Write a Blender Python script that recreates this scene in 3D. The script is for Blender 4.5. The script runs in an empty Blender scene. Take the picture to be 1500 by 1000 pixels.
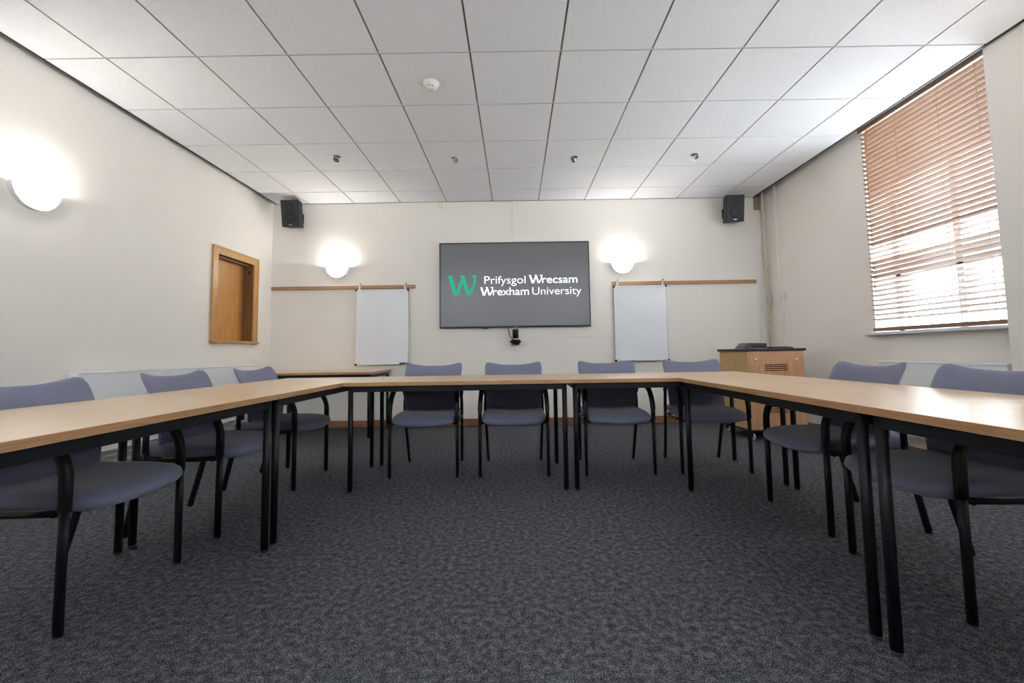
import bpy, bmesh, math, random
from mathutils import Vector, Matrix
random.seed(7)
PI = math.pi
S = bpy.context.scene
C = S.collection

# ------------------------------------------------------------------ camera
def camera():
    cd = bpy.data.cameras.new('camera'); co = bpy.data.objects.new('camera', cd); C.objects.link(co)
    cd.sensor_width = 36.0; cd.lens = 634.28/1500*36
    cd.shift_x = -4.558/1500; cd.shift_y = -26.92/1500
    cd.clip_start = 0.02
    rx, ry, rz = 0.06842, 0.015395, 0.000355
    M = Matrix.Rotation(rz, 3, 'Z') @ Matrix.Rotation(rx, 3, 'X') @ Matrix.Rotation(ry, 3, 'Y')
    X, Y, Z = M.col[0], M.col[2], -M.col[1]
    R = Matrix((X, Y, Z)).transposed()
    co.matrix_world = Matrix.Translation((-0.028, -2.7247, 0.905)) @ R.to_4x4()
    S.camera = co
camera()

# ------------------------------------------------------------------ world / exposure
S.view_settings.view_transform = 'Standard'
S.view_settings.look = 'None'
S.view_settings.gamma = 1.0
S.view_settings.use_curve_mapping = False
S.view_settings.exposure = 1.72
W = bpy.data.worlds.new('sky'); S.world = W; W.use_nodes = True
bg = W.node_tree.nodes['Background']
bg.inputs['Color'].default_value = (0.86, 0.93, 1.0, 1)
bg.inputs['Strength'].default_value = 5.4

LAMP_W = 1.5          # bulb inside every wall light
CEIL = 2.883
XL, XR, YB, YF = -3.165, 3.24, 2.81, -4.4

# ------------------------------------------------------------------ material helpers
def mat(name, col, rough=0.6, metal=0.0, spec=0.5, emit=None, estr=0.0, coat=0.0):
    m = bpy.data.materials.new(name); m.use_nodes = True
    b = m.node_tree.nodes['Principled BSDF']
    b.inputs['Base Color'].default_value = (*col, 1)
    b.inputs['Roughness'].default_value = rough
    b.inputs['Metallic'].default_value = metal
    b.inputs['Specular IOR Level'].default_value = spec
    b.inputs['Coat Weight'].default_value = coat
    if emit:
        b.inputs['Emission Color'].default_value = (*emit, 1)
        b.inputs['Emission Strength'].default_value = estr
    return m
def nodes(m):
    nt = m.node_tree
    return nt, nt.nodes['Principled BSDF']
def tex(m, cols, scale, stretch=(1,1,1), kind='noise', detail=4, bump=0.0, bdist=0.002, pos=None, rough=0.5):
    """colour ramp over a procedural texture in object space, optional bump"""
    nt, b = nodes(m)
    tc = nt.nodes.new('ShaderNodeTexCoord'); mp = nt.nodes.new('ShaderNodeMapping')
    mp.inputs['Scale'].default_value = stretch
    nt.links.new(tc.outputs['Object'], mp.inputs['Vector'])
    if kind == 'noise':
        t = nt.nodes.new('ShaderNodeTexNoise'); t.inputs['Scale'].default_value = scale
        t.inputs['Detail'].default_value = detail; t.inputs['Roughness'].default_value = rough; out = t.outputs['Fac']
    elif kind == 'voronoi':
        t = nt.nodes.new('ShaderNodeTexVoronoi'); t.inputs['Scale'].default_value = scale; out = t.outputs['Distance']
    else:
        t = nt.nodes.new('ShaderNodeTexWave'); t.inputs['Scale'].default_value = scale
        t.inputs['Distortion'].default_value = 5; t.inputs['Detail'].default_value = detail; t.inputs['Detail Scale'].default_value = 1.2
        out = t.outputs['Fac']
    nt.links.new(mp.outputs['Vector'], t.inputs['Vector'])
    r = nt.nodes.new('ShaderNodeValToRGB'); nt.links.new(out, r.inputs['Fac'])
    n = len(cols)
    ps = pos or [0.3 + 0.4*i/(n-1) for i in range(n)]
    e = r.color_ramp.elements
    e[0].position = ps[0]; e[0].color = (*cols[0], 1); e[1].position = ps[-1]; e[1].color = (*cols[-1], 1)
    for i in range(1, n-1):
        q = e.new(ps[i]); q.color = (*cols[i], 1)
    nt.links.new(r.outputs['Color'], b.inputs['Base Color'])
    if bump:
        bp = nt.nodes.new('ShaderNodeBump'); bp.inputs['Strength'].default_value = bump; bp.inputs['Distance'].default_value = bdist
        nt.links.new(out, bp.inputs['Height']); nt.links.new(bp.outputs['Normal'], b.inputs['Normal'])
    return m

M = {}
M['wall'] = tex(mat('cream wall paint', (.7,.66,.58), .75, spec=.3), [(.855,.80,.735),(.88,.825,.765)], 1.3, bump=.0)
M['tile'] = tex(mat('mineral ceiling tile', (.8,.8,.8), .9, spec=.2), [(.79,.80,.825),(.87,.88,.905)], 140, detail=6, bump=.5, bdist=.002)
M['tbar'] = mat('ceiling cross tee', (.50,.50,.51), .5)
M['runner'] = mat('ceiling main runner', (.22,.20,.18), .5)
M['dark_trim'] = mat('dark ceiling edge trim', (.03,.03,.03), .5)
M['black'] = tex(mat('black powder coated steel', (.009,.010,.012), .42, spec=.3), [(.005,.006,.008),(.008,.009,.012)], 60)
M['black_plastic'] = tex(mat('black plastic', (.012,.012,.014), .45, spec=.4), [(.007,.007,.009),(.011,.011,.014)], 80)
M['rubber'] = mat('grey rubber foot', (.06,.06,.06), .7)
M['chrome'] = mat('chrome', (.75,.75,.76), .18, 1.0)
M['steel'] = mat('brushed steel', (.55,.55,.56), .35, 1.0)
M['white_paint'] = mat('white gloss paint', (.78,.79,.80), .35)
M['rad'] = mat('radiator enamel', (.83,.84,.855), .3)
M['white_plastic'] = mat('white plastic', (.78,.77,.76), .4)
M['grey_plastic'] = mat('pale grey plastic', (.55,.56,.58), .4)
M['cream_plastic'] = mat('cream painted conduit', (.70,.64,.50), .45)
M['bare'] = tex(mat('bare unpainted plaster', (.32,.25,.17), .9), [(.28,.22,.15),(.38,.30,.22)], 9)
M['board'] = mat('whiteboard enamel', (.80,.81,.845), .2)
def wood(name, cols, sc, stretch, rough, pos=None, coat=0):
    return tex(mat(name, cols[0], rough, spec=.45, coat=coat), cols, sc, stretch, detail=5, pos=pos, bump=.04, bdist=.0006)
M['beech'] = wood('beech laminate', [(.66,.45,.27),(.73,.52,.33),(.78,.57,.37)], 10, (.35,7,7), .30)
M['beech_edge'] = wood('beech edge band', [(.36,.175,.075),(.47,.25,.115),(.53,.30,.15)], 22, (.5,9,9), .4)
M['rail_wood'] = wood('oak rail', [(.40,.22,.11),(.50,.30,.16)], 16, (.3,8,8), .5)
M['oak_v'] = wood('oak veneer', [(.44,.205,.095),(.60,.31,.165),(.68,.38,.21)], 14, (6,6,.35), .45)
M['oak_side'] = wood('pale oak side veneer', [(.47,.285,.115),(.58,.365,.165)], 16, (8,8,.3), .45)
M['hatch'] = wood('varnished pine', [(.46,.205,.055),(.58,.275,.08),(.64,.33,.105)], 12, (6,6,.35), .4)
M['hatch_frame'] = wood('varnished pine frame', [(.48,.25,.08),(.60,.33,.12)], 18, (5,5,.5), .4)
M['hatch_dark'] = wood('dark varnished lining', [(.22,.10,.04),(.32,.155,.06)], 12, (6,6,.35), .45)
M['skirt'] = wood('brown wood skirting', [(.30,.13,.055),(.38,.18,.08)], 12, (.4,6,6), .45)
M['slat'] = wood('tan wooden slat', [(.235,.128,.075),(.29,.165,.10)], 10, (6,.3,6), .45)
M['fabric'] = tex(mat('blue grey woven fabric', (.1,.1,.17), .92, spec=.15), [(.150,.156,.236),(.215,.22,.315)], 420, detail=2, bump=.25, bdist=.001)
nt_, b_ = nodes(M['fabric']); b_.inputs['Sheen Weight'].default_value = .25; b_.inputs['Sheen Roughness'].default_value = .5
def carpet():
    m = mat('grey blue loop carpet', (.05,.05,.06), .98, spec=.05)
    nt, b = nodes(m)
    tc = nt.nodes.new('ShaderNodeTexCoord')
    n1 = nt.nodes.new('ShaderNodeTexNoise'); n1.inputs['Scale'].default_value = 235; n1.inputs['Detail'].default_value = 3; n1.inputs['Roughness'].default_value = .7
    n2 = nt.nodes.new('ShaderNodeTexNoise'); n2.inputs['Scale'].default_value = 42; n2.inputs['Detail'].default_value = 3
    n3 = nt.nodes.new('ShaderNodeTexNoise'); n3.inputs['Scale'].default_value = 1.1
    for n in (n1, n2, n3): nt.links.new(tc.outputs['Object'], n.inputs['Vector'])
    mx = nt.nodes.new('ShaderNodeMath'); mx.operation = 'MULTIPLY_ADD'; mx.inputs[1].default_value = .35
    nt.links.new(n2.outputs['Fac'], mx.inputs[0]); nt.links.new(n1.outputs['Fac'], mx.inputs[2])
    r = nt.nodes.new('ShaderNodeValToRGB'); nt.links.new(mx.outputs[0], r.inputs['Fac'])
    e = r.color_ramp.elements
    e[0].position = .52; e[0].color = (.016,.017,.024,1)
    e[1].position = .84; e[1].color = (.31,.315,.34,1)
    q = e.new(.67); q.color = (.074,.077,.090,1)
    nt.links.new(r.outputs['Color'], b.inputs['Base Color'])
    bp = nt.nodes.new('ShaderNodeBump'); bp.inputs['Strength'].default_value = .7; bp.inputs['Distance'].default_value = .004
    nt.links.new(n1.outputs['Fac'], bp.inputs['Height']); nt.links.new(bp.outputs['Normal'], b.inputs['Normal'])
    return m
M['grey_lens'] = mat('grey lamp lens', (.16,.16,.17), .2)
M['carpet'] = carpet()
M['lamp_glass'] = mat('lit opal diffuser', (.9,.9,.9), .4, emit=(1,.985,.95), estr=17)
M['screen'] = mat('lit grey display', (.022,.022,.024), .30, spec=.6, emit=(.30,.30,.31), estr=.085)
M['logo_white'] = mat('lit white lettering', (.8,.8,.8), .5, emit=(1,1,1), estr=.45)
M['logo_green'] = mat('lit green emblem', (.0,.20,.125), .5, emit=(.0,.62,.37), estr=.16)
def glass():
    m = bpy.data.materials.new('window glass'); m.use_nodes = True
    nt = m.node_tree; nt.nodes.remove(nt.nodes['Principled BSDF'])
    out = nt.nodes['Material Output']
    a = nt.nodes.new('ShaderNodeBsdfTransparent'); a.inputs['Color'].default_value = (.96,.98,.98,1)
    g = nt.nodes.new('ShaderNodeBsdfGlossy'); g.inputs['Roughness'].default_value = .02
    x = nt.nodes.new('ShaderNodeMixShader'); x.inputs['Fac'].default_value = .06
    nt.links.new(a.outputs[0], x.inputs[1]); nt.links.new(g.outputs[0], x.inputs[2]); nt.links.new(x.outputs[0], out.inputs['Surface'])
    return m
M['glass'] = glass()

# ------------------------------------------------------------------ mesh builder
class MB:
    def __init__(s): s.v = []; s.f = []; s.mi = []; s.sm = []
    def add(s, vs, fs, mi=0, smooth=False):
        o = len(s.v); s.v += [tuple(v) for v in vs]
        for f in fs:
            s.f.append([o+i for i in f]); s.mi.append(mi); s.sm.append(smooth)
        return s
    def box(s, x0, x1, y0, y1, z0, z1, mi=0, T=None):
        vs = [Vector(p) for p in ((x0,y0,z0),(x1,y0,z0),(x1,y1,z0),(x0,y1,z0),(x0,y0,z1),(x1,y0,z1),(x1,y1,z1),(x0,y1,z1))]
        if T: vs = [T @ v for v in vs]
        return s.add(vs, [(0,3,2,1),(4,5,6,7),(0,1,5,4),(1,2,6,5),(2,3,7,6),(3,0,4,7)], mi)
    def prism(s, poly, fn, mi=0, smooth_side=False):
        """poly: 2D outline; fn(p, k) -> 3D point for k = 0 / 1 (the two ends)"""
        n = len(poly)
        vs = [fn(p, 0) for p in poly] + [fn(p, 1) for p in poly]
        s.add(vs, [list(range(n))[::-1], list(range(n, 2*n))], mi)
        s.add(vs, [(i, (i+1) % n, n+(i+1) % n, n+i) for i in range(n)], mi, smooth_side)
        return s
    def sweep(s, pts, a, b=None, ref=(1,0,0), n=14, mi=0, caps=True, prof=None):
        """tube along pts; a = half size along ref, b = half size across; numbers or lists"""
        b = a if b is None else b
        P = [Vector(p) for p in pts]; ref = Vector(ref).normalized(); rings = []
        for i, p in enumerate(P):
            t = (P[min(i+1, len(P)-1)] - P[max(i-1, 0)]).normalized()
            u = (ref - t*ref.dot(t)).normalized(); w = t.cross(u).normalized()
            aa = a[i] if isinstance(a, (list, tuple)) else a
            bb = b[i] if isinstance(b, (list, tuple)) else b
            ring = []
            for k in range(n):
                th = 2*PI*k/n
                c, d = math.cos(th), math.sin(th)
                if prof == 'flat':   # rounded rectangle section
                    e = .5
                    c = math.copysign(abs(c)**e, c); d = math.copysign(abs(d)**e, d)
                ring.append(p + u*(aa*c) + w*(bb*d))
            rings.append(ring)
        vs = [v for r in rings for v in r]; fs = []
        for i in range(len(P)-1):
            for k in range(n):
                k2 = (k+1) % n
                fs.append((i*n+k, i*n+k2, (i+1)*n+k2, (i+1)*n+k))
        s.add(vs, fs, mi, True)
        if caps:
            s.add(rings[0], [list(range(n))[::-1]], mi); s.add(rings[-1], [list(range(n))], mi)
        return s
    def lathe(s, prof, origin=(0,0,0), axis='Z', n=28, mi=0, a0=0, a1=2*PI, smooth=True, T=None):
        """prof: list of (r, h)"""
        full = abs(a1-a0-2*PI) < 1e-6; m = n if full else n+1
        vs = []
        for r, h in prof:
            for k in range(m):
                t = a0 + (a1-a0)*k/n
                c, d = r*math.cos(t), r*math.sin(t)
                p = {'Z': (c, d, h), 'Y': (c, h, d), 'X': (h, c, d)}[axis]
                p = Vector(p) + Vector(origin)
                vs.append(T @ p if T else p)
        fs = []
        for i in range(len(prof)-1):
            for k in range(n):
                k2 = (k+1) % m if full else k+1
                fs.append((i*m+k, i*m+k2, (i+1)*m+k2, (i+1)*m+k))
        s.add(vs, fs, mi, smooth)
        return s
    def build(s, name, m, parent=None, bevel=0, kind=None, loc=None, seg=2):
        me = bpy.data.meshes.new(name); me.from_pydata(s.v, [], s.f)
        ms = m if isinstance(m, (list, tuple)) else [m]
        for q in ms: me.materials.append(M[q] if isinstance(q, str) else q)
        for p, i, sm in zip(me.polygons, s.mi, s.sm): p.material_index = i; p.use_smooth = sm
        bm = bmesh.new(); bm.from_mesh(me)
        bmesh.ops.remove_doubles(bm, verts=bm.verts, dist=1e-6)
        bmesh.ops.recalc_face_normals(bm, faces=bm.faces)
        if bevel:
            es = [e for e in bm.edges if len(e.link_faces) == 2 and e.calc_face_angle(0) > .9]
            bmesh.ops.bevel(bm, geom=es, offset=bevel, segments=seg, affect='EDGES', profile=.5, clamp_overlap=True)
        bm.to_mesh(me); bm.free(); me.update()
        o = bpy.data.objects.new(name, me); C.objects.link(o)
        if parent: o.parent = parent
        if loc: o.location = loc
        if kind: o['kind'] = kind
        return o

def thing(name, label, cat, loc=(0,0,0), rz=0, group=None):
    o = bpy.data.objects.new(name, None); C.objects.link(o); o.empty_display_size = .1
    o.location = loc; o.rotation_euler = (0,0,rz); o['label'] = label; o['category'] = cat
    if group: o['group'] = group
    return o
def tag(o, label, cat, group=None):
    o['label'] = label; o['category'] = cat
    if group: o['group'] = group
    return o
def dup(root, loc, rz, label):
    def cp(o, parent):
        c = o.copy(); C.objects.link(c); c.parent = parent
        for ch in o.children: cp(ch, c)
        return c
    r = cp(root, None); r.location = loc; r.rotation_euler = (0,0,rz); r['label'] = label
    return r
def arc(c, r, a0, a1, n, plane):
    """points on an arc, plane(u, v) -> 3D"""
    return [plane(c[0]+r*math.cos(a0+(a1-a0)*i/n), c[1]+r*math.sin(a0+(a1-a0)*i/n)) for i in range(n+1)]

# ------------------------------------------------------------------ room shell
def shell():
    MB().box(XL-.3, XR+.3, YF-.2, YB+.3, -.12, 0).build('floor', 'carpet', kind='structure')
    # ceiling of lay-in tiles: each tile a shallow slab, grid shows in the joints
    c = MB(); g = .0065
    xs = [-3.11] + [(i-5.5)*.6 for i in range(1, 11)] + [3.10]
    ys = [2.80] + [2.4-.6*k for k in range(0, 12)] + [YF+.02]
    for i in range(len(xs)-1):
        for j in range(len(ys)-1):
            x0, x1, y1, y0 = xs[i]+g, xs[i+1]-g, ys[j]-g, ys[j+1]+g
            if x1-x0 > .02 and y1-y0 > .02:
                c.box(x0, x1, y0, y1, CEIL, CEIL+.016)
    c.box(XL-.3, XR+.3, YF-.2, YB+.3, CEIL+.25, CEIL+.33)
    c.build('ceiling', 'tile', kind='structure')
    r = MB()
    for x in xs[1:-1]: r.box(x-.011, x+.011, YF, 2.80, CEIL+.006, CEIL+.02)
    r.build('trim_1', 'runner', kind='structure')
    r = MB()
    for y in ys[1:-1]: r.box(-3.11, 3.10, y-.011, y+.011, CEIL+.0055, CEIL+.019)
    r.build('trim_2', 'tbar', kind='structure')
    e = MB()
    e.box(-3.122, -3.108, YF, 2.80, CEIL-.004, CEIL+.03)
    e.box(3.098, 3.112, YF, 2.80, CEIL-.004, CEIL+.03)
    e.box(-3.122, 3.112, 2.794, 2.806, CEIL-.001, CEIL+.03)
    e.build('trim_3', 'dark_trim', kind='structure')
    # back wall (projecting boarded face up to x 3.10, real wall set back behind it)
    b = MB(); b.box(XL, 3.10, YB, YB+.14, 0, CEIL+.25)
    b.box(3.10, XR+.3, YB+.03, YB+.14, 0, CEIL+.25)
    b.box(XL-.3, XL, YB, YB+.14, 0, CEIL+.25)
    b.build('wall_back', 'wall', kind='structure')
    MB().box(3.102, 3.20, YB+.022, YB+.0295, 2.72, CEIL+.1).build('trim_4', 'bare', kind='structure')
    # overlaid backing board behind the display: a thin raised panel
    MB().box(-1.31, 1.225, YB-.005, YB-.0005, 1.092, CEIL-.002).build('trim_5', 'wall', bevel=.001, kind='structure')
    # left wall with hatch opening
    y0, y1, z0, z1 = 1.755, 2.445, 1.07, 2.03
    l = MB()
    l.box(XL-.2, XL, YF, y0, 0, CEIL+.25); l.box(XL-.2, XL, y1, YB, 0, CEIL+.25)
    l.box(XL-.2, XL, y0, y1, 0, z0); l.box(XL-.2, XL, y0, y1, z1, CEIL+.25)
    l.build('wall_left', 'wall', kind='structure')
    # right wall with a window opening, an added unseen one for daylight, pier between them
    r = MB(); t = .28
    for a, b_ in ((1.205, YB+.03), (-1.6, .06), (YF, -2.75)):
        r.box(XR, XR+t, a, b_, 0, CEIL+.25)
    for a, b_ in ((.06, 1.205), (-2.75, -1.6)):
        r.box(XR, XR+t, a, b_, 0, 1.02); r.box(XR, XR+t, a, b_, 3.04, CEIL+.25)
    r.box(3.125, XR, -1.6, .045, 0, CEIL+.25)      # projecting pier
    r.build('wall_right', 'wall', kind='structure')
    f = MB()
    f.box(XL-.2, -2.7, YF-.28, YF, 0, CEIL+.25); f.box(2.7, XR+t, YF-.28, YF, 0, CEIL+.25); f.box(-.3, .3, YF-.28, YF, 0, CEIL+.25)
    for a, b_ in ((-2.7, -.3), (.3, 2.7)): f.box(a, b_, YF-.28, YF, 0, 2.15); f.box(a, b_, YF-.28, YF, 2.7, CEIL+.25)  # openings for the added clerestory windows
    f.build('wall_front', 'wall', kind='structure')
    def sk(name, *bx):
        m = MB()
        for q in bx: m.box(*q, 0, .085)
        m.build(name, 'skirt', bevel=.003, kind='structure')
    sk('baseboard_back', (XL+.018, 3.10, YB-.018, YB))
    sk('baseboard_left', (XL, XL+.018, YF, YB-.018))
    sk('baseboard_right', (XR-.016, XR, .046, YB+.028), (3.109, 3.125, -1.6, .046), (XR-.016, XR, YF, -1.6))
shell()

def window(n, y0, y1, vis):
    z0, z1 = 1.02, 3.04
    w = bpy.data.objects.new('window_%d' % n, None); C.objects.link(w); w['kind'] = 'structure'; w.location = (XR+.12, (y0+y1)/2, z0)
    L = lambda m: m
    f = MB(); h = (y1-y0)/2; H = z1-z0; a, b = .10, .15
    f.box(a, b, -h, -h+.055, 0, H); f.box(a, b, h-.055, h, 0, H)
    f.box(a, b, -h, h, 0, .06); f.box(a, b, -h, h, H-.05, H)
    f.box(a, b, -h, h, .50, .58)                       # transom
    f.box(a, b, -.03, .03, 0, H)                        # mullion
    f.box(a-.012, a, -h+.06, -.035, .60, .635); f.box(a-.012, a, .035, h-.06, .60, .635)
    f.build('window_frame', 'white_paint', w, bevel=.003)
    g = MB(); g.box(.122, .128, -h+.05, h-.05, .05, H-.04)
    g.build('pane', 'glass', w)
    s = MB(); s.box(-.19, .10, -h-.035 if n == 2 else -h-.012, h+.045, -.006, .018)
    s.build('window_sill', 'white_paint', w, bevel=.004)
    lin = MB(); lin.box(-.119, .10, -h, -h+.006, .018, H); lin.box(-.119, .10, h-.006, h, .018, H)
    lin.build('reveal_lining', 'white_paint', w)
    return w
window(1, .06, 1.205, True)
window(2, -2.75, -1.6, False)  # unseen side window, added to bring more daylight into the room

def added_front_window(n, x0, x1):  # unseen clerestory windows added behind the camera for fill daylight
    w = bpy.data.objects.new('window_%d' % n, None); C.objects.link(w); w['kind'] = 'structure'; w.location = ((x0+x1)/2, YF-.2, 2.15)
    h = (x1-x0)/2; H = .55; f = MB()
    for x in (-h, -h/3-.025, h/3-.025, h-.05): f.box(x, x+.05, -.03, .03, 0, H)
    f.box(-h, h, -.03, .03, 0, .06); f.box(-h, h, -.03, .03, H-.05, H)
    f.build('window_frame', 'white_paint', w, bevel=.003)
    MB().box(-h+.05, h-.05, -.003, .003, .05, H-.04).build('pane', 'glass', w)
    MB().box(-h, h, .03, .23, .0, .02).build('window_sill', 'white_paint', w)
added_front_window(3, -2.7, -.3)
added_front_window(4, .3, 2.7)

def blind(y0, y1, label):
    t = thing('venetian_blind', label, 'blind', (3.20, (y0+y1)/2, 1.04), group=None)
    h = (y1-y0)/2
    MB().box(-.036, -.022, -h-.012, h+.012, 1.83, 1.955).build('valance', 'slat', t, bevel=.003)
    MB().box(-.02, .03, -h, h, 1.85, 1.90).build('headrail', 'slat', t, bevel=.002)
    m = MB(); p = .0425; n = 42; d = .025
    for i in range(n):
        z = 1.808 - i*p; zw = z+1.04
        tilt = .42 if zw > 1.80 else (.10 if zw > 1.70 else (.46 if zw > 1.50 else .26))
        if i >= n-1: break
        T = Matrix.Translation((.0, 0, z)) @ Matrix.Rotation(tilt, 4, 'Y')
        m.box(-d, d, -h, h, -.0014, .0014, T=T)
    m.build('slats', 'slat', t)
    MB().box(-.028, .028, -h, h, .006, .036).build('bottom_rail', 'slat', t, bevel=.004)
    c = MB()
    for y in (h-.07, .17, -.19, -h+.07):
        for x in (-.027, .027): c.sweep([(x, y, .03), (x, y, 1.86)], .0011, n=5)
    c.build('ladder_cord', 'rail_wood', t)
    k = MB(); k.sweep([(-.034, h-.05, .55), (-.034, h-.05, 1.78)], .001, n=5)
    k.sweep([(-.034, h-.062, .42), (-.034, h-.062, 1.78)], .001, n=5)
    k.lathe([(0,.55),(.005,.548),(.007,.53),(.003,.515),(0,.515)], (-.034, h-.05, 0), n=10)
    k.lathe([(0,.42),(.005,.418),(.007,.40),(.003,.385),(0,.385)], (-.034, h-.062, 0), n=10)
    k.build('pull_cord', 'rail_wood', t)
    return t
blind(.075, 1.15, 'tan wooden venetian blind with horizontal slats hanging in the window on the right wall')

blind(-2.735, -1.615, 'added unseen tan wooden blind on the added side window behind the camera')  # added to hold back daylight from the unseen side window
# ------------------------------------------------------------------ hatch in the left wall
def hatch():
    t = thing('wall_hatch', 'small varnished pine hatch with deep frame and sill set in the left wall', 'hatch', (XL, 2.1, 1.05))
    y0, y1, z0, z1 = -.345, .345, .02, .98
    f = MB()
    f.box(0, .018, y0-.05, y0+.03, 0, z1+.05); f.box(0, .018, y1-.03, y1+.05, 0, z1+.05)
    f.box(0, .0175, y0-.05, y1+.05, z1-.03, z1+.05)
    f.box(0, .024, y0-.052, y0-.038, 0, z1+.052); f.box(0, .024, y1+.038, y1+.052, 0, z1+.052); f.box(0, .024, y0-.052, y1+.052, z1+.038, z1+.052)
    f.build('frame', 'hatch_frame', t, bevel=.002)
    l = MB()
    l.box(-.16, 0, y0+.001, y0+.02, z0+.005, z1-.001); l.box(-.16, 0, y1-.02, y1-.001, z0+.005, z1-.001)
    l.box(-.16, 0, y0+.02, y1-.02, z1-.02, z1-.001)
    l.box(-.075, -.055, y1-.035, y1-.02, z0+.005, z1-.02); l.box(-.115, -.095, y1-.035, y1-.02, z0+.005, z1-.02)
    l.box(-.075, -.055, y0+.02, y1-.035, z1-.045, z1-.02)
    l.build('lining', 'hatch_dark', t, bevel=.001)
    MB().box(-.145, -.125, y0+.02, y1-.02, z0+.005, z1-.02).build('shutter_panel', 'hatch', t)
    MB().box(-.16, .035, y0+.001, y1-.001, z0, z0+.016).box(.0005, .045, y0-.06, y1+.06, z0-.012, z0+.012).build('sill', 'hatch_frame', t, bevel=.003)
    b = MB(); b.box(-.055, -.035, y1-.034, y1-.02, z1-.13, z1-.10); b.sweep([(-.045, y1-.03, z1-.12), (-.045, y1-.05, z1-.135)], .004, n=8)
    b.build('catch', 'black_plastic', t)
hatch()

# ------------------------------------------------------------------ tables
def table(loc, rz, label, name='meeting_table', L=1.5, D=.75, ht=.724, cat='table', group=None):
    t = thing(name, label, cat, loc, rz, group)
    top = MB(); g = .001; th = .025
    hx, hy = L/2-g, D/2-g
    vs = [(-hx,-hy,ht-th),(hx,-hy,ht-th),(hx,hy,ht-th),(-hx,hy,ht-th),(-hx,-hy,ht),(hx,-hy,ht),(hx,hy,ht),(-hx,hy,ht)]
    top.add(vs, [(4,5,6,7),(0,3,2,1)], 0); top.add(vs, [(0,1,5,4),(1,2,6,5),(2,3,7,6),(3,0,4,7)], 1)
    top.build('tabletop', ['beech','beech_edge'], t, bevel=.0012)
    fr = MB(); ix, iy = L/2-.036, D/2-.035; z1 = ht-th; z0 = z1-.040
    fr.box(-ix, ix, -iy-.012, -iy+.012, z0, z1); fr.box(-ix, ix, iy-.012, iy+.012, z0, z1)
    fr.box(-ix-.012, -ix+.012, -iy, iy, z0, z1); fr.box(ix-.012, ix+.012, -iy, iy, z0, z1)
    fr.build('frame', 'black', t, bevel=.002)
    for sx in (-1, 1):
        for sy in (-1, 1):
            l = MB(); l.sweep([(sx*ix, sy*iy, .012), (sx*ix, sy*iy, z1)], .0165, n=20)
            q = l.build('leg', 'black', t)
            MB().lathe([(0,0),(.013,0),(.0155,.004),(.0155,.013),(0,.013)], (sx*ix, sy*iy, 0), n=16).build('foot', 'rubber', q)
            sc = MB(); sc.lathe([(0,0),(.004,0),(.004,.003),(0,.004)], (sx*ix-(sx*.0165)*0, sy*(iy)-.0195, .60), axis='Y', n=10)
    return t
G = 'meeting tables in a horseshoe'
table((-1.55, .14, 0), PI/2, 'beech meeting table meeting the far row at the left corner of the horseshoe', group=G)
table((-1.55, -1.362, 0), PI/2, 'beech meeting table nearest the camera on the left side', group=G)
table((-.421, .535, 0), 0, 'left of the two beech tables in the far row, below the display', group=G)
table((1.054, .535, 0), 0, 'right of the two beech tables in the far row, ending at the right corner', L=1.45, group=G)
table((1.425, -.592, 0), PI/2, 'beech meeting table on the right side between the far row and the nearest table', group=G)
table((1.425, -2.094, 0), PI/2, 'beech meeting table nearest the camera on the right side with bright window sheen', group=G)
table((-2.335, 2.41, 0), 0, 'beech side table standing alone against the back wall below the left whiteboard', 'side_table', L=1.45, D=.76, ht=.722)

# ------------------------------------------------------------------ chair
def pad(n_r, n_t, pw, fmap, hfun):
    """closed cushion: polar grid on a superellipse; fmap(u, v, s, h) -> 3D"""
    vs = []; fs = []
    def pt(r, th, sgn):
        c, d = math.cos(th), math.sin(th)
        k = (abs(c)**pw + abs(d)**pw)**(-1/pw)
        return fmap(r*k*c, r*k*d, sgn, hfun(r))
    rs = [1-(1-i/n_r)**1.6 for i in range(n_r+1)]
    rs = [math.sin(x*PI/2)**.8 if 0 else x for x in rs]
    for sgn in (1, -1):
        base = len(vs); vs.append(pt(0, 0, sgn))
        for i in range(1, n_r+1):
            for k in range(n_t): vs.append(pt(rs[i], 2*PI*k/n_t, sgn))
        for k in range(n_t): fs.append((base, base+1+k, base+1+(k+1) % n_t))
        for i in range(n_r-1):
            for k in range(n_t):
                a = base+1+i*n_t; b = a+n_t; k2 = (k+1) % n_t
                fs.append((a+k, b+k, b+k2, a+k2))
    return vs, fs
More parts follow.
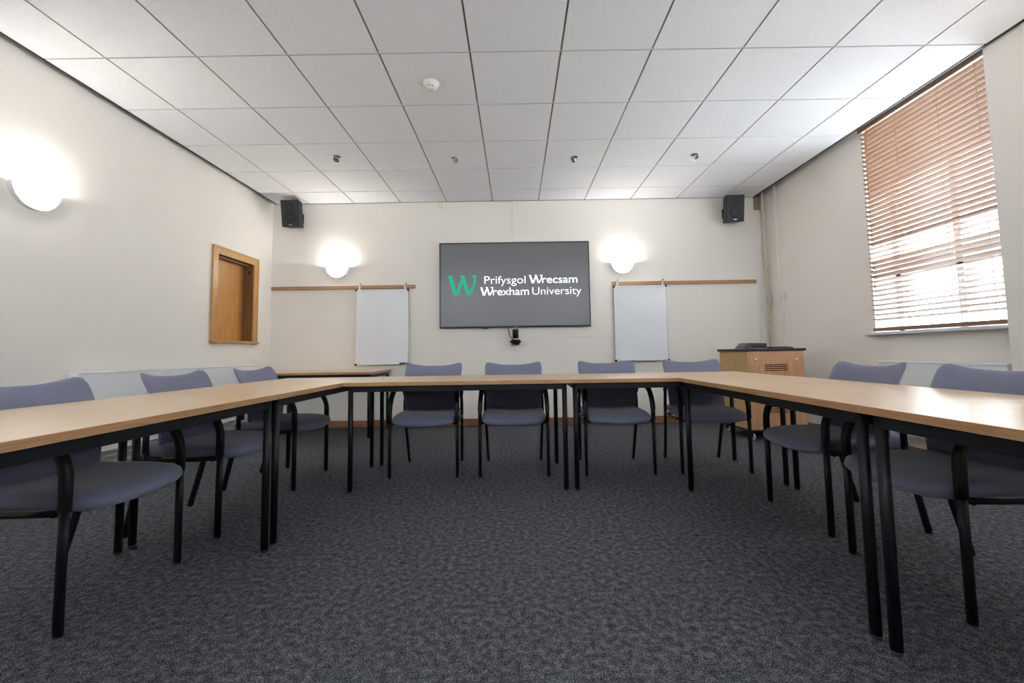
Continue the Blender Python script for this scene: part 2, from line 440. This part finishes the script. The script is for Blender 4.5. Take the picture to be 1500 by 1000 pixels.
def chair():
    t = thing('conference_armchair', '', 'chair', (0,0,0), 0, 'armchairs around the tables')
    # seat: front at -y
    def sm(u, v, s, h):
        x = u*.2395*(1-.06*max(0, v)**2)
        y = -.035 + v*.258 - .042*(max(0, -v)**2)*(1-u*u)
        z = .420 + s*h*.038
        z += .012*v*v*(v > 0) - .022*max(0, -v-.25)**1.5 + .010*u*u*(s > 0) - .004
        if s < 0: z += .010*(u*u)
        return (x, y, z)
    vs, fs = pad(16, 64, 8, sm, lambda r: (max(0, 1-r**9))**.5)
    MB().add(vs, fs, 0, True).build('seat', 'fabric', t)
    # backrest
    def yb(z): return .106 + .85*max(0, z-.45)**2
    def bm_(u, v, s, h):
        top = max(0, v)
        x = u*(.217 + .024*(v*.5+.5))
        z = .612 + v*.205 + .030*abs(u)**3*top**3 - .012*top*(1-u*u)
        y = yb(z) - .034*abs(u)**2.5*(.4+.6*(v*.5+.5)) - s*h*.0175
        return (x, y, z)
    vs, fs = pad(16, 80, 12, bm_, lambda r: (max(0, 1-r**9))**.5)
    MB().add(vs, fs, 0, True).build('backrest', 'fabric', t)
    for sx in (-1, 1):
        # front leg: oval tube from floor to arm
        q = MB().sweep([(sx*.250, -.245, .008), (sx*.250, -.245, .25), (sx*.249, -.245, .44)], .0125, .0165, (1,0,0), 16).build('leg', 'black', t)
        MB().sweep([(sx*.250, -.245, 0), (sx*.250, -.245, .012)], .0095, .0145, (1,0,0), 14).build('foot_cap', 'rubber', q)
        # armrest: flat sleeve rising from the seat, curving back to the rear post
        P = [(sx*.249, -.245, .40), (sx*.249, -.245, .47)]
        P += [(sx*(.249-.012*i/10), -.125-.120*math.cos(PI/2*i/10), .488+.149*math.sin(PI/2*i/10)) for i in range(11)]
        P += [(sx*.236, -.05, .640), (sx*.235, .03, .638), (sx*.235, .085, .630), (sx*.235, .125, .610), (sx*.235, .147, .57)]
        a = [.0135]*2 + [.0165]*11 + [.0175]*2 + [.017, .016, .014]
        b = [.0175]*2 + [.0155]*11 + [.012]*2 + [.013, .014, .015]
        MB().sweep(P, a, b, (1,0,0), 16, prof='flat').build('armrest', 'black_plastic', t)
        # rear leg and back post
        q = MB().sweep([(sx*.222, .246, .008), (sx*.229, .20, .19), (sx*.235, .158, .37), (sx*.236, .147, .43)], .0115, .0175, (1,0,0), 16).build('leg', 'black', t)
        MB().sweep([(sx*.222, .247, 0), (sx*.222, .246, .012)], .0095, .014, (1,0,0), 14).build('foot_cap', 'rubber', q)
        MB().sweep([(sx*.236, .147, .42), (sx*.236, .146, .50), (sx*.232, .147, .57), (sx*.214, .142, .63), (sx*.205, .146, .66)], [.0125]*4+[.009], [.0155]*4+[.010], (1,0,0), 14).build('back_post', 'black', t)
        MB().sweep([(sx*.244, -.235, .392), (sx*.236, -.10, .385), (sx*.234, .05, .383), (sx*.235, .153, .395)], .009, .011, (1,0,0), 12).build('side_rail', 'black', t)
        MB().lathe([(0,0),(.006,0),(.006,-.002),(.003,-.004),(0,-.004)], (sx*.235, .143, .585), 'Y', 12).build('screw_cap', 'steel', t)
    MB().sweep([(-.243, -.20, .384), (.243, -.20, .384)], .009, ref=(0,0,1), n=10).build('cross_rail', 'black', t)
    MB().sweep([(-.234, .13, .388), (.234, .13, .388)], .009, ref=(0,0,1), n=10).build('cross_rail', 'black', t)
    return t
c0 = chair()
chairs = [
 ((-.719, .765, 0), 0, 'blue grey armchair at the far row, first from the left, left of the display'),
 ((-.05, .757, 0), 0, 'blue grey armchair at the far row, second from the left, under the display'),
 ((.727, .748, 0), 0, 'blue grey armchair at the far row, third from the left, beside the right whiteboard'),
 ((1.438, .755, 0), math.radians(-1.5), 'blue grey armchair at the right end of the far row next to the oak cabinet'),
 ((-1.785, -.995, 0), PI/2, 'blue grey armchair nearest the camera on the left side, cut by the frame'),
 ((-1.785, -.235, 0), PI/2, 'blue grey armchair in the middle of the three on the left side'),
 ((-1.785, .510, 0), PI/2, 'blue grey armchair farthest from the camera on the left side'),
 ((1.718, -.333, 0), -PI/2, 'blue grey armchair farther from the camera on the right side by the radiator'),
 ((1.685, -1.005, 0), -PI/2, 'blue grey armchair nearest the camera on the right side, cut by the frame'),
]
for i, (loc, rz, lab) in enumerate(chairs):
    if i == 0: c0.location = loc; c0.rotation_euler = (0,0,rz); c0['label'] = lab
    else: dup(c0, loc, rz, lab)

# ------------------------------------------------------------------ wall lights
def sconce(loc, rz, label):
    """mounted on a wall whose inward normal is local -y; loc = centre of top rim on wall"""
    t = thing('wall_light', label, 'wall light', loc, rz, 'half-bowl wall lights')
    R = .146
    h = MB()      # half ring housing against the wall
    n = 28; o = [(R*math.cos(PI+PI*i/n), R*math.sin(PI+PI*i/n)) for i in range(n+1)]
    ii = [((R-.010)*math.cos(PI+PI*i/n), (R-.010)*math.sin(PI+PI*i/n)) for i in range(n+1)]
    for i in range(n):
        q = [o[i], o[i+1], ii[i+1], ii[i]]
        h.prism(q, lambda p, k: (p[0], -.001-.041*k, p[1]))
    h.build('housing', 'white_plastic', t)
    d = MB(); m1 = 14; vs = []; fs = []
    for off in (0, .003):
        for j in range(m1+1):
            ph = PI/2*j/m1
            rr = (R-.0105-off)*math.cos(ph)**.6; y = -.036-(.036-off)*math.sin(ph)
            for i in range(n+1):
                th = PI+PI*i/n; vs.append((rr*math.cos(th), y, rr*math.sin(th)))
    N = (m1+1)*(n+1)
    for s in (0, 1):
        for j in range(m1):
            for i in range(n):
                a = s*N+j*(n+1)+i; fs.append((a, a+1, a+n+2, a+n+1))
    d.add(vs, fs, 0, True); d.build('diffuser', 'lamp_glass', t)
    MB().sweep([(-.03, -.04, -.065), (.03, -.04, -.065)], .013, ref=(0,0,1), n=12).build('bulb', 'lamp_glass', t)
    MB().box(-.045, .045, -.028, -.001, -.085, -.045).build('lamp_holder', 'white_plastic', t, bevel=.003)
    l = bpy.data.lights.new('bulb_light', 'POINT'); l.energy = LAMP_W; l.color = (1, .985, .96); l.shadow_soft_size = .02
    lo = bpy.data.objects.new('bulb_light', l); C.objects.link(lo); lo.parent = t; lo.location = (0, -.055, -.022)
sconce((-2.306, YB-.0005, 2.045), 0, 'lit half-bowl wall light on the back wall above the left whiteboard rail')
sconce((1.360, YB-.0005, 2.045), 0, 'lit half-bowl wall light on the back wall above the right whiteboard rail')
sconce((XL+.0005, .025, 2.025), PI/2, 'lit half-bowl wall light on the left wall')
sconce((XL+.0005, -2.9, 2.025), PI/2, 'unseen half-bowl wall light added on the left wall behind the camera to light the room')  # added out of view to light the room
sconce((3.1245, -.85, 2.025), -PI/2, 'unseen half-bowl wall light added on the right wall pier for fill light')  # extra lamp outside the view, added as fill

# ------------------------------------------------------------------ display
def text_mesh(txt, size, bold):
    cu = bpy.data.curves.new('t', 'FONT'); cu.body = txt; cu.size = size; cu.offset = bold; cu.space_character = .98
    cu.resolution_u = 6; cu.extrude = .0
    o = bpy.data.objects.new('t', cu); C.objects.link(o)
    dg = bpy.context.evaluated_depsgraph_get(); dg.update()
    me = bpy.data.meshes.new_from_object(o.evaluated_get(dg))
    vs = [tuple(v.co) for v in me.vertices]; fs = [tuple(p.vertices) for p in me.polygons]
    bpy.data.objects.remove(o); bpy.data.curves.remove(cu); bpy.data.meshes.remove(me)
    return vs, fs
WL = [ # the emblem, in pixels of an enlarged view, y down: outline of a calligraphic W
 (105,82),(143,82),(184,232),(216,150),(235,128),(222,82),(262,82),(303,238),(330,205),(348,168),(354,130),(350,108),(338,92),(320,82),
 (378,82),(374,140),(364,182),(346,222),(318,276),(286,276),(244,150),(205,276),(160,276)]
def emblem(s, ox, oz, bold=0):
    from mathutils.geometry import tessellate_polygon
    pts = [Vector((ox+(x-105)*s, 0, oz-(y-276)*s)) for x, y in WL]
    return pts, tessellate_polygon([[Vector((p.x, p.z, 0)) for p in pts]])
def display():
    x0, x1, z0, z1 = -.985, .930, 1.228, 2.320
    cx, cz = (x0+x1)/2, (z0+z1)/2; w, h = (x1-x0)/2, (z1-z0)/2
    t = thing('wall_display', 'large flat screen on the back wall showing a green emblem and white lettering', 'screen', (cx, 2.74, cz))
    b = MB(); e = .013
    b.box(-w, w, 0, .035, h-e, h); b.box(-w, w, 0, .035, -h, -h+e+.004); b.box(-w, -w+e, 0, .035, -h+e, h-e); b.box(w-e, w, 0, .035, -h+e, h-e)
    b.box(-w+.003, w-.003, .006, .04, -h+.003, h-.003); b.box(-w*.7, w*.7, .04, .0645, -h*.7, h*.7)
    b.build('casing', 'black_plastic', t, bevel=.002)
    m = MB(); m.box(-w-.002, -w+.001, .004, .03, -h, h); m.box(w-.001, w+.002, .004, .03, -h, h); m.box(-w, w, .004, .03, h-.001, h+.002)
    m.build('edge_trim', 'steel', t)
    MB().box(-w+e, w-e, .003, .0062, -h+e+.004, h-e).build('screen', 'screen', t)
    MB().box(-.02, .02, -.001, .006, -h-.004, -h+.006).build('maker_badge', 'steel', t, bevel=.002)
    MB().sweep([(-.42,.03,-h+.002),(-.40,.02,-h-.012),(-.36,.02,-h-.012),(-.34,.03,-h+.002)], .006, n=8).build('cable_loop', 'black_plastic', t)
    # emblem and words, px frame of the display: 643..865 across, 355..479 down
    k = (x1-x0)/(864.5-643.7)            # metres per photo pixel
    def X(px): return (px-754.1)*k
    def Z(py): return -(py-417.0)*k
    s = k/6.52
    pts, tri = emblem(s, X(640+105/6.52), Z(390+276/6.52))
    MB().add([(p.x, .002, p.z) for p in pts], tri).build('emblem', 'logo_green', t)
    def words(parts, px0, px1, base_py, H):
        total = []; x = 0
        for txt, bold in parts:
            if txt == 'W':
                ps, tr = emblem(.0105/2*.72/1.0, 0, 0)
                vs = [(p.x, p.z, 0) for p in ps]; wd = max(v[0] for v in vs)
                total.append(([(v[0]+x, v[1]) for v in vs], tr)); x += wd*1.0 - .02
            elif txt == ' ': x += .22
            else:
                vs, fs = text_mesh(txt, 1.0, bold)
                mn = min(v[0] for v in vs); wd = max(v[0] for v in vs)-mn
                total.append(([(v[0]-mn+x, v[1]) for v in vs], fs)); x += wd + .06
        x -= .06
        sx = (X(px1)-X(px0))/x; mb = MB()
        for vs, fs in total: mb.add([(X(px0)+v[0]*sx, .002, Z(base_py)+v[1]*H) for v in vs], fs)
        return mb
    # cap height of the built-in font is about 0.73 of its size
    H = (13.0*k)/.73*.92
    words([('Prifysgol', -.010), (' ', 0), ('W', 0), ('recsam', .001)], 709.8, 846.2, 390+167/6.52, H).build('lettering', 'logo_white', t)
    words([('W', 0), ('rexham', .001), (' ', 0), ('University', -.013)], 703.5, 851.5, 390+278/6.52, H).build('lettering', 'logo_white', t)
display()

# ------------------------------------------------------------------ ceiling mic/camera below the display
def dome_camera():
    t = thing('wall_camera', 'small black camera hanging on the wall just below the display', 'camera', (-.028, 2.745, 1.0))
    m = MB(); m.lathe([(0,.20),(.036,.20),(.038,.19),(.038,.085),(0,.085)], n=26); m.build('body', 'black_plastic', t)
    MB().lathe([(.0385,.085),(.039,.084),(.039,.074),(.0385,.072),(0,.072)], n=26).lathe([(0,.0851),(.0385,.0851)], n=26).build('collar', 'steel', t)
    MB().lathe([(0,.073),(.045,.072),(.068,.056),(.070,.035),(.05,.026),(.048,.012),(.038,.002),(0,0)], n=28).build('head', 'black_plastic', t)
    MB().lathe([(0,-.055),(.022,-.052),(.026,-.040),(.026,-.03)], (0,0,.035), 'Y', 18).build('lens', 'black', t)
    MB().box(-.02, .02, .0, .064, .12, .15).build('bracket', 'black_plastic', t)
    MB().sweep([(-.085,.02,.235),(-.088,.015,.19),(-.075,.01,.13),(-.055,0,.095),(-.036,-.005,.073)], .0045, n=8).build('cable', 'black_plastic', t)
dome_camera()

# ------------------------------------------------------------------ whiteboards and rails
def rail(x0, x1, label, n):
    o = MB().box(x0, x1, YB-.024, YB-.0005, 1.752, 1.796).box(x0, x1, YB-.030, YB-.022, 1.756, 1.768).build('hanging_rail', 'rail_wood', bevel=.003)
    tag(o, label, 'rail', 'wooden whiteboard rails')
rail(-3.155, -1.305, 'long wooden rail on the back wall left of the display', 1)
rail(1.226, 3.077, 'long wooden rail on the back wall right of the display', 2)
def whiteboard(cx, label, marker):
    w, h = .335, .476; t = thing('whiteboard', label, 'whiteboard', (cx, YB-.037, 1.258), group='whiteboards hung from the rails')
    MB().box(-w+.006, w-.006, -.008, .006, -h+.006, h-.006).build('board', 'board', t)
    f = MB(); e = .012
    f.box(-w, w, -.0125, .009, h-e, h); f.box(-w, w, -.0125, .009, -h, -h+e); f.box(-w, -w+e, -.0125, .009, -h+e, h-e); f.box(w-e, w, -.0125, .009, -h+e, h-e)
    f.build('frame', 'white_plastic', t, bevel=.002)
    for sx in (-1, 1):
        for sz in (-1, 1):
            MB().lathe([(0,-.016),(.011,-.0155),(.014,-.012),(.014,.006),(0,.006)], (sx*(w-.004), 0, sz*(h-.004)), 'Y', 18).build('corner_cap', 'black_plastic', t)
    MB().box(-w*.72, w*.72, -.045, -.0125, -h+.001, -h+.006).build('pen_tray', 'white_plastic', t, bevel=.001)
    for x in (-.29, .29):
        k = MB(); k.box(x-.012, x+.012, -.008, -.002, h-.005, h+.078); k.box(x-.012, x+.012, -.008, .030, h+.0635, h+.0735)
        q = k.build('hook', 'white_plastic', t, bevel=.001)
        MB().lathe([(0,-.006),(.007,-.0055),(.008,0)], (x+.012, -.006, h+.078), 'Y', 12).build('hook_cap', 'black_plastic', q)
    for x in (-.23, .23):
        MB().lathe([(0,-.014),(.006,-.013),(.006,-.008)], (x, 0, h-.024), 'Y', 12).build('pad_stud', 'steel', t)
    if marker:
        o = MB().sweep([(-.03, 0, 0), (.045, 0, 0)], .008, ref=(0,0,1), n=12).build('marker_pen', 'black_plastic', loc=(cx+w-.075, YB-.037-.026, 1.258-h+.0145))
        tag(o, 'black marker pen lying on the pen tray of the left whiteboard', 'pen')
whiteboard(-1.722, 'portrait whiteboard hanging left of the display', True)
whiteboard(1.571, 'portrait whiteboard hanging right of the display', False)

# ------------------------------------------------------------------ loudspeakers
def speaker(loc, rx, rz, label):
    t = thing('loudspeaker', label, 'speaker', loc, 0, 'wall loudspeakers under the ceiling')
    R = (Matrix.Rotation(rz, 4, 'Z') @ Matrix.Rotation(rx, 4, 'X'))
    b = MB(); w, d, h = .110, .17, .163
    poly = [(-w, 0), (w, 0), (w-.03, d), (-w+.03, d)]
    b.prism([(p[0], p[1]-.09) for p in poly], lambda p, k: R @ Vector((p[0], p[1], -h+2*h*k)))
    b.build('cabinet', 'black_plastic', t, bevel=.006)
    g = MB(); g.box(-w+.008, w-.008, -.098, -.0905, -h+.008, h-.008, T=R); g.build('grille', 'grille', t, bevel=.004)
    for z, r in ((.075, .052), (-.05, .075)):
        m = MB(); m.lathe([(0,-.094),(r*.35,-.101),(r*.5,-.0985),(r*.85,-.0988),(r*.95,-.1025),(r,-.0975)], (0,0,z), 'Y', 30, T=R); m.build('speaker_cone', 'black_plastic', t)
    MB().box(-.018, .018, -.101, -.0975, -h+.018, -h+.028, T=R).build('maker_badge', 'steel', t)
    k = MB(); k.box(-.02, .02, .05, .02+(YB-loc[1])-.001, -.02, .02); k.box(-.04, .04, (YB-loc[1])-.008, (YB-loc[1])-.001, -.06, .06)
    k.build('wall_bracket', 'black_plastic', t, bevel=.002)
M['grille'] = tex(mat('speaker grille', (.02,.02,.024), .6), [(.012,.013,.016),(.040,.042,.048)], 260, kind='voronoi', bump=.4)
speaker((-2.80, 2.62, 2.685), math.radians(10), math.radians(1), 'black loudspeaker in the top left corner of the back wall')
speaker((2.725, 2.62, 2.665), math.radians(9), math.radians(-4), 'black loudspeaker in the top right corner of the back wall')

# ------------------------------------------------------------------ ceiling fittings
def spot(x, y, az, tl, label):
    t = thing('ceiling_spotlight', label, 'spotlight', (x, y, CEIL), 0, 'small adjustable ceiling spotlights')
    MB().lathe([(.036,0),(.046,-.001),(.048,-.004),(.044,-.007),(.034,-.006),(.034,0)], n=32).build('rim', 'white_paint', t)
    MB().lathe([(0,-.0015),(.035,-.0015),(.0345,-.005)], n=28).build('socket', 'black_plastic', t)
    R = Matrix.Translation((0,0,-.028)) @ Matrix.Rotation(az, 4, 'Z') @ Matrix.Rotation(tl, 4, 'Y')
    q = MB().lathe([(0,.018),(.020,.014),(.029,.0),(.031,-.022),(.028,-.024),(.026,-.014)], T=R, n=28).build('lamp_head', 'chrome', t)
    MB().lathe([(.026,-.016),(.018,-.012),(.008,-.012),(0,-.010)], T=R, n=28).build('reflector', 'grey_lens', q)
spot(-1.777, 1.46, math.radians(80), math.radians(42), 'small round ceiling spotlight, leftmost of the four in the row')
spot(-.614, 1.53, math.radians(135), math.radians(62), 'small ceiling spotlight, second from the left in the row of four')
spot(.598, 1.555, math.radians(25), math.radians(66), 'small ceiling spotlight, third from the left in the row of four')
spot(1.816, 1.54, math.radians(105), math.radians(50), 'small ceiling spotlight, rightmost of the four in the row')
def smoke():
    t = thing('smoke_detector', 'round white smoke detector on the ceiling left of centre', 'smoke detector', (-.615, .318, CEIL))
    MB().lathe([(0,0),(.058,0),(.060,-.006),(.057,-.014),(.048,-.018),(.046,-.026),(.036,-.030),(.034,-.034)], n=40).build('base', 'cream_white', t)
    MB().lathe([(0,-.030),(.030,-.031),(.030,-.040),(0,-.040)], n=32).build('sensor_vents', 'black_plastic', t)
    m = MB().lathe([(0,-.040),(.032,-.040),(.033,-.044),(.026,-.052),(0,-.055)], n=32)
    for k in range(8):
        a = PI*k/4; m.box(.028, .033, -.005, .005, -.042, -.030, T=Matrix.Rotation(a, 4, 'Z'))
    m.build('sensor_cap', 'cream_white', t)
    o = MB().box(.080, .094, -.028, .028, -.003, 0).build('indicator_plate', 'cream_white', t, bevel=.001)
    for y in (-.020, .020): MB().lathe([(0,-.0045),(.003,-.004),(.003,-.002)], (.087, y, 0), n=10).build('screw', 'black_plastic', o)
M['cream_white'] = mat('off white plastic', (.80,.79,.74), .4)
smoke()

# ------------------------------------------------------------------ cabinet on casters
def cabinet():
    t = thing('media_cabinet', 'oak veneer equipment cabinet on casters with black top by the right wall', 'cabinet', (2.57, 1.915, 0), math.radians(1.0))
    w, d = .285, .285; z0, z1 = .105, .885
    b = MB()
    for x in (-w, w-.018): MB().box(x, x+.018, -d, d, z0, z1).build('side_panel', 'oak_side', t, bevel=.001)
    MB().box(-w+.018, w-.018, d-.018, d, z0, z1).build('back_panel', 'oak_side', t)
    # front door with two groups of four slots
    f = MB(); a, c = -w+.0185, w-.0185; s0, s1 = -.115, .115; y0, y1 = -d-.002, -d+.016
    f.box(a, s0, y0, y1, z0+.002, z1-.002); f.box(s1, c, y0, y1, z0+.002, z1-.002)
    cuts = []
    for base in (.685, .270):
        for k in range(4): cuts.append((base+k*.0185, base+k*.0185+.0095))
    cuts.sort(); z = z0+.002
    for q0, q1 in cuts:
        f.box(s0, s1, y0, y1, z, q0); z = q1
    f.box(s0, s1, y0, y1, z, z1-.002)
    f.build('door', 'oak_v', t)
    MB().box(-w+.019, w-.019, -d+.03, d-.03, z0+.01, z1-.01).build('inner_case', 'black', t)
    for x in (-.205, .205):
        MB().lathe([(0,-.014),(.011,-.013),(.014,-.004),(.014,0)], (x, -d-.002, .800), 'Y', 18).build('lock', 'chrome', t)
    MB().box(-w-.018, w+.018, -d-.02, d+.018, z1, z1+.024).build('top', 'black_plastic', t, bevel=.006, seg=3)
    MB().box(-w-.004, w+.004, -d-.006, d+.004, z0-.018, z0).build('base', 'black', t, bevel=.002)
    for sx in (-1, 1):
        for sy in (-1, 1):
            x, y = sx*(w-.045), sy*(d-.045)
            q = MB().lathe([(0,.087),(.02,.087),(.02,.078),(0,.078)], (x, y, 0), n=14).box(x-.017, x-.013, y-.02, y+.02, .03, .08).box(x+.013, x+.017, y-.02, y+.02, .03, .08).build('caster', 'black_plastic', t)
            MB().lathe([(0,-.0115),(.024,-.0115),(.031,-.008),(.031,.008),(.024,.0115),(0,.0115)], (x, y, .031), 'X', 24).build('wheel', 'grey_plastic', q)
    return t
cabinet()
ZT = .909
def on_cart():
    b = thing('control_box', 'black sloping control box on top of the oak cabinet', 'equipment', (2.48, 1.86, ZT))
    pr = [(-.155,0),(.105,0),(.102,.056),(-.085,.060),(-.10,.058)]
    MB().prism(pr, lambda p, k: (p[0], -.08+.17*k, p[1]+.001)).build('case', 'dark_grey', b, bevel=.003)
    MB().box(-.06, .085, -.0815, -.0795, .012, .040).build('front_panel', 'black_plastic', b)
    k = thing('keyboard', 'low black keyboard lying right of the control box on the cabinet', 'keyboard', (2.71, 1.78, ZT), math.radians(4))
    MB().prism([(-.055,.001),(.055,.001),(.055,.016),(-.055,.009)], lambda p, q: (-.115+.23*q, p[0], p[1])).build('case', 'black_plastic', k, bevel=.002)
    kk = MB()
    for i in range(12):
        for j in range(4):
            kk.box(-.107+i*.018, -.107+i*.018+.0155, -.046+j*.022, -.046+j*.022+.018, .009+j*.0015, .0135+j*.0016)
    kk.build('keys', 'black', k)
    P = []
    for i in range(17):
        u = i/16; P.append((2.345-.075*math.sin(u*PI)*1.0+.03*u, 1.68+.22*u, ZT+.004+.03*math.sin(u*PI)))
    o = MB().sweep([(2.30,1.66,ZT+.0045),(2.285,1.70,ZT+.007),(2.29,1.75,ZT+.018),(2.30,1.79,ZT+.020),(2.312,1.82,ZT+.018),(2.319,1.85,ZT+.014)], .0035, n=8).build('cable', 'black_plastic')
    tag(o, 'thin black cable looping over the left edge of the cabinet top into the control box', 'cable')
M['dark_grey'] = mat('dark grey plastic', (.05,.05,.06), .4)
on_cart()

# ------------------------------------------------------------------ radiators
def radiator(loc, rz, L, z0, z1, label, name='radiator'):
    """back against wall: local +y is towards the wall, front at -y"""
    t = thing(name, label, 'radiator', loc, rz, 'white panel radiators')
    p = MB(); p.box(-L/2, L/2, -.035, -.030, z0+.01, z1-.012)
    p.box(-L/2, L/2, .028, .033, z0+.01, z1-.012)
    p.build('panel', 'rad', t, bevel=.002)
    f = MB()
    n = int(L/.034)
    for i in range(n):
        x = -L/2+.02+i*(L-.04)/(n-1); f.box(x-.001, x+.001, -.03, .028, z0+.03, z1-.02)
    f.build('fins', 'rad', t)
    g = MB(); g.box(-L/2-.004, L/2+.004, -.040, .036, z1-.014, z1); g.box(-L/2-.004, -L/2+.001, -.038, .036, z0+.01, z1-.014); g.box(L/2-.001, L/2+.004, -.038, .036, z0+.01, z1-.014)
    g.build('casing', 'rad', t, bevel=.002)
    b = MB(); b.box(-L/2, L/2, -.038, -.028, z0, z0+.013); b.build('bottom_seam', 'rad', t, bevel=.003)
    br = MB(); gap = abs(.0)
    for x in (-L*.35, L*.35): br.box(x-.015, x+.015, .030, .058, z0+.05, z1-.05)
    br.build('wall_bracket', 'rad', t)
    return t
radiator((XL+.06, 1.36, 0), PI/2, 2.12, .225, .815, 'long white panel radiator on the left wall behind the armchairs')
r2 = radiator((XR-.06, .585, 0), -PI/2, .99, .190, .785, 'white panel radiator on the right wall below the window')
def pipe(name, pts, r, m, label, cat='pipe', group=None):
    # round the corners of the poly-line a little
    P = [Vector(p) for p in pts]; out = [P[0]]
    for i in range(1, len(P)-1):
        a = (P[i-1]-P[i]); b = (P[i+1]-P[i]); k = min(.03, a.length*.45, b.length*.45)
        A = P[i]+a.normalized()*k; B = P[i]+b.normalized()*k
        for j in range(7):
            u = j/6; out.append(A*(1-u)**2 + P[i]*2*u*(1-u) + B*u*u)
    out.append(P[-1])
    d = (P[-1]-P[0]).normalized(); ref = (0,0,1) if abs(d.z) < .8 else (1,0,0)
    mb = MB()
    # frame-stable sweep: use per-segment reference
    ref = Vector((.31,.52,.79))
    mb.sweep(out, r, r, ref, 14)
    o = mb.build(name, m); tag(o, label, cat, group); return o
pipe('heating_pipe', [(3.17, .595, .0), (3.17, .70, .0), (3.17, .70, .155), (3.17, .45, .155), (3.17, .20, .155), (3.17, .20, .20)][1:], .016, 'white_paint', 'white elbowed heating pipe rising from the floor under the right radiator')
pipe('heating_pipe', [(XL+.045, -4.3, .175), (XL+.045, 2.70, .175)], .011, 'white_paint', 'upper white heating pipe running along the left wall under the radiator')
pipe('heating_pipe', [(XL+.045, -4.3, .118), (XL+.045, 2.70, .118)], .011, 'white_paint', 'lower white heating pipe running along the left wall above the skirting')

# ------------------------------------------------------------------ conduits, boxes
def conduit():
    t = thing('conduit_pipe', 'cream painted round conduit running down the right corner of the back wall', 'pipe', (3.195, 2.76, 0))
    MB().sweep([(0,0,.02),(0,0,CEIL-.02),(0,0,CEIL+.10)], .0155, n=16).build('tube', 'cream_plastic', t)
    for z in (.6, 1.28, 1.93, 2.66):
        MB().lathe([(.0155,-.012),(.020,-.011),(.020,.011),(.0155,.012)], (0,0,z), n=16).box(-.008, .030, -.008, .008, z-.008, z+.008).build('pipe_clip', 'cream_plastic', t)
    b = MB().box(3.163, 3.217, 2.700, 2.742, 1.49, 1.57).build('junction_box', 'grey_plastic', bevel=.003)
    tag(b, 'small grey junction box mounted on the corner conduit', 'electrical box')
conduit()
tag(MB().box(3.205, 3.239, 2.44, 2.50, 1.50, 1.575).build('wall_switch', 'white_plastic', bevel=.004), 'small white box switch on the right wall beside the conduit', 'switch')
tag(MB().box(3.222, 3.239, 2.46, 2.485, 0.09, 1.50).build('cable_trunking', 'wall', bevel=.002), 'thin cream cable trunking below the white switch on the right wall', 'trunking')
tag(MB().box(3.215, 3.239, 2.55, 2.60, 0.09, CEIL+.05).build('cable_trunking', 'wall', bevel=.002), 'tall cream cable trunking on the right wall next to the corner conduit', 'trunking')
tag(MB().box(-.040, -.012, YB-.024, YB-.0055, 2.20, CEIL-.003).build('cable_trunking', 'cream_wall', bevel=.002) if 0 else MB().box(-.040, -.010, YB-.022, YB-.0055, 2.20, CEIL-.003).build('cable_trunking', 'wall', bevel=.002), 'cream cable trunking from the ceiling down to the top of the display', 'trunking')
tag(MB().box(-1.000, -.992, YB-.012, YB-.0055, 2.79, CEIL-.003).box(-.972, -.964, YB-.012, YB-.0055, 2.79, CEIL-.003).box(-1.0, -.964, YB-.0075, YB-.0055, 2.80, 2.81).build('cable_stub', 'cream_plastic'), 'pair of short cream cable stubs just under the ceiling above the display corner', 'cable stub')
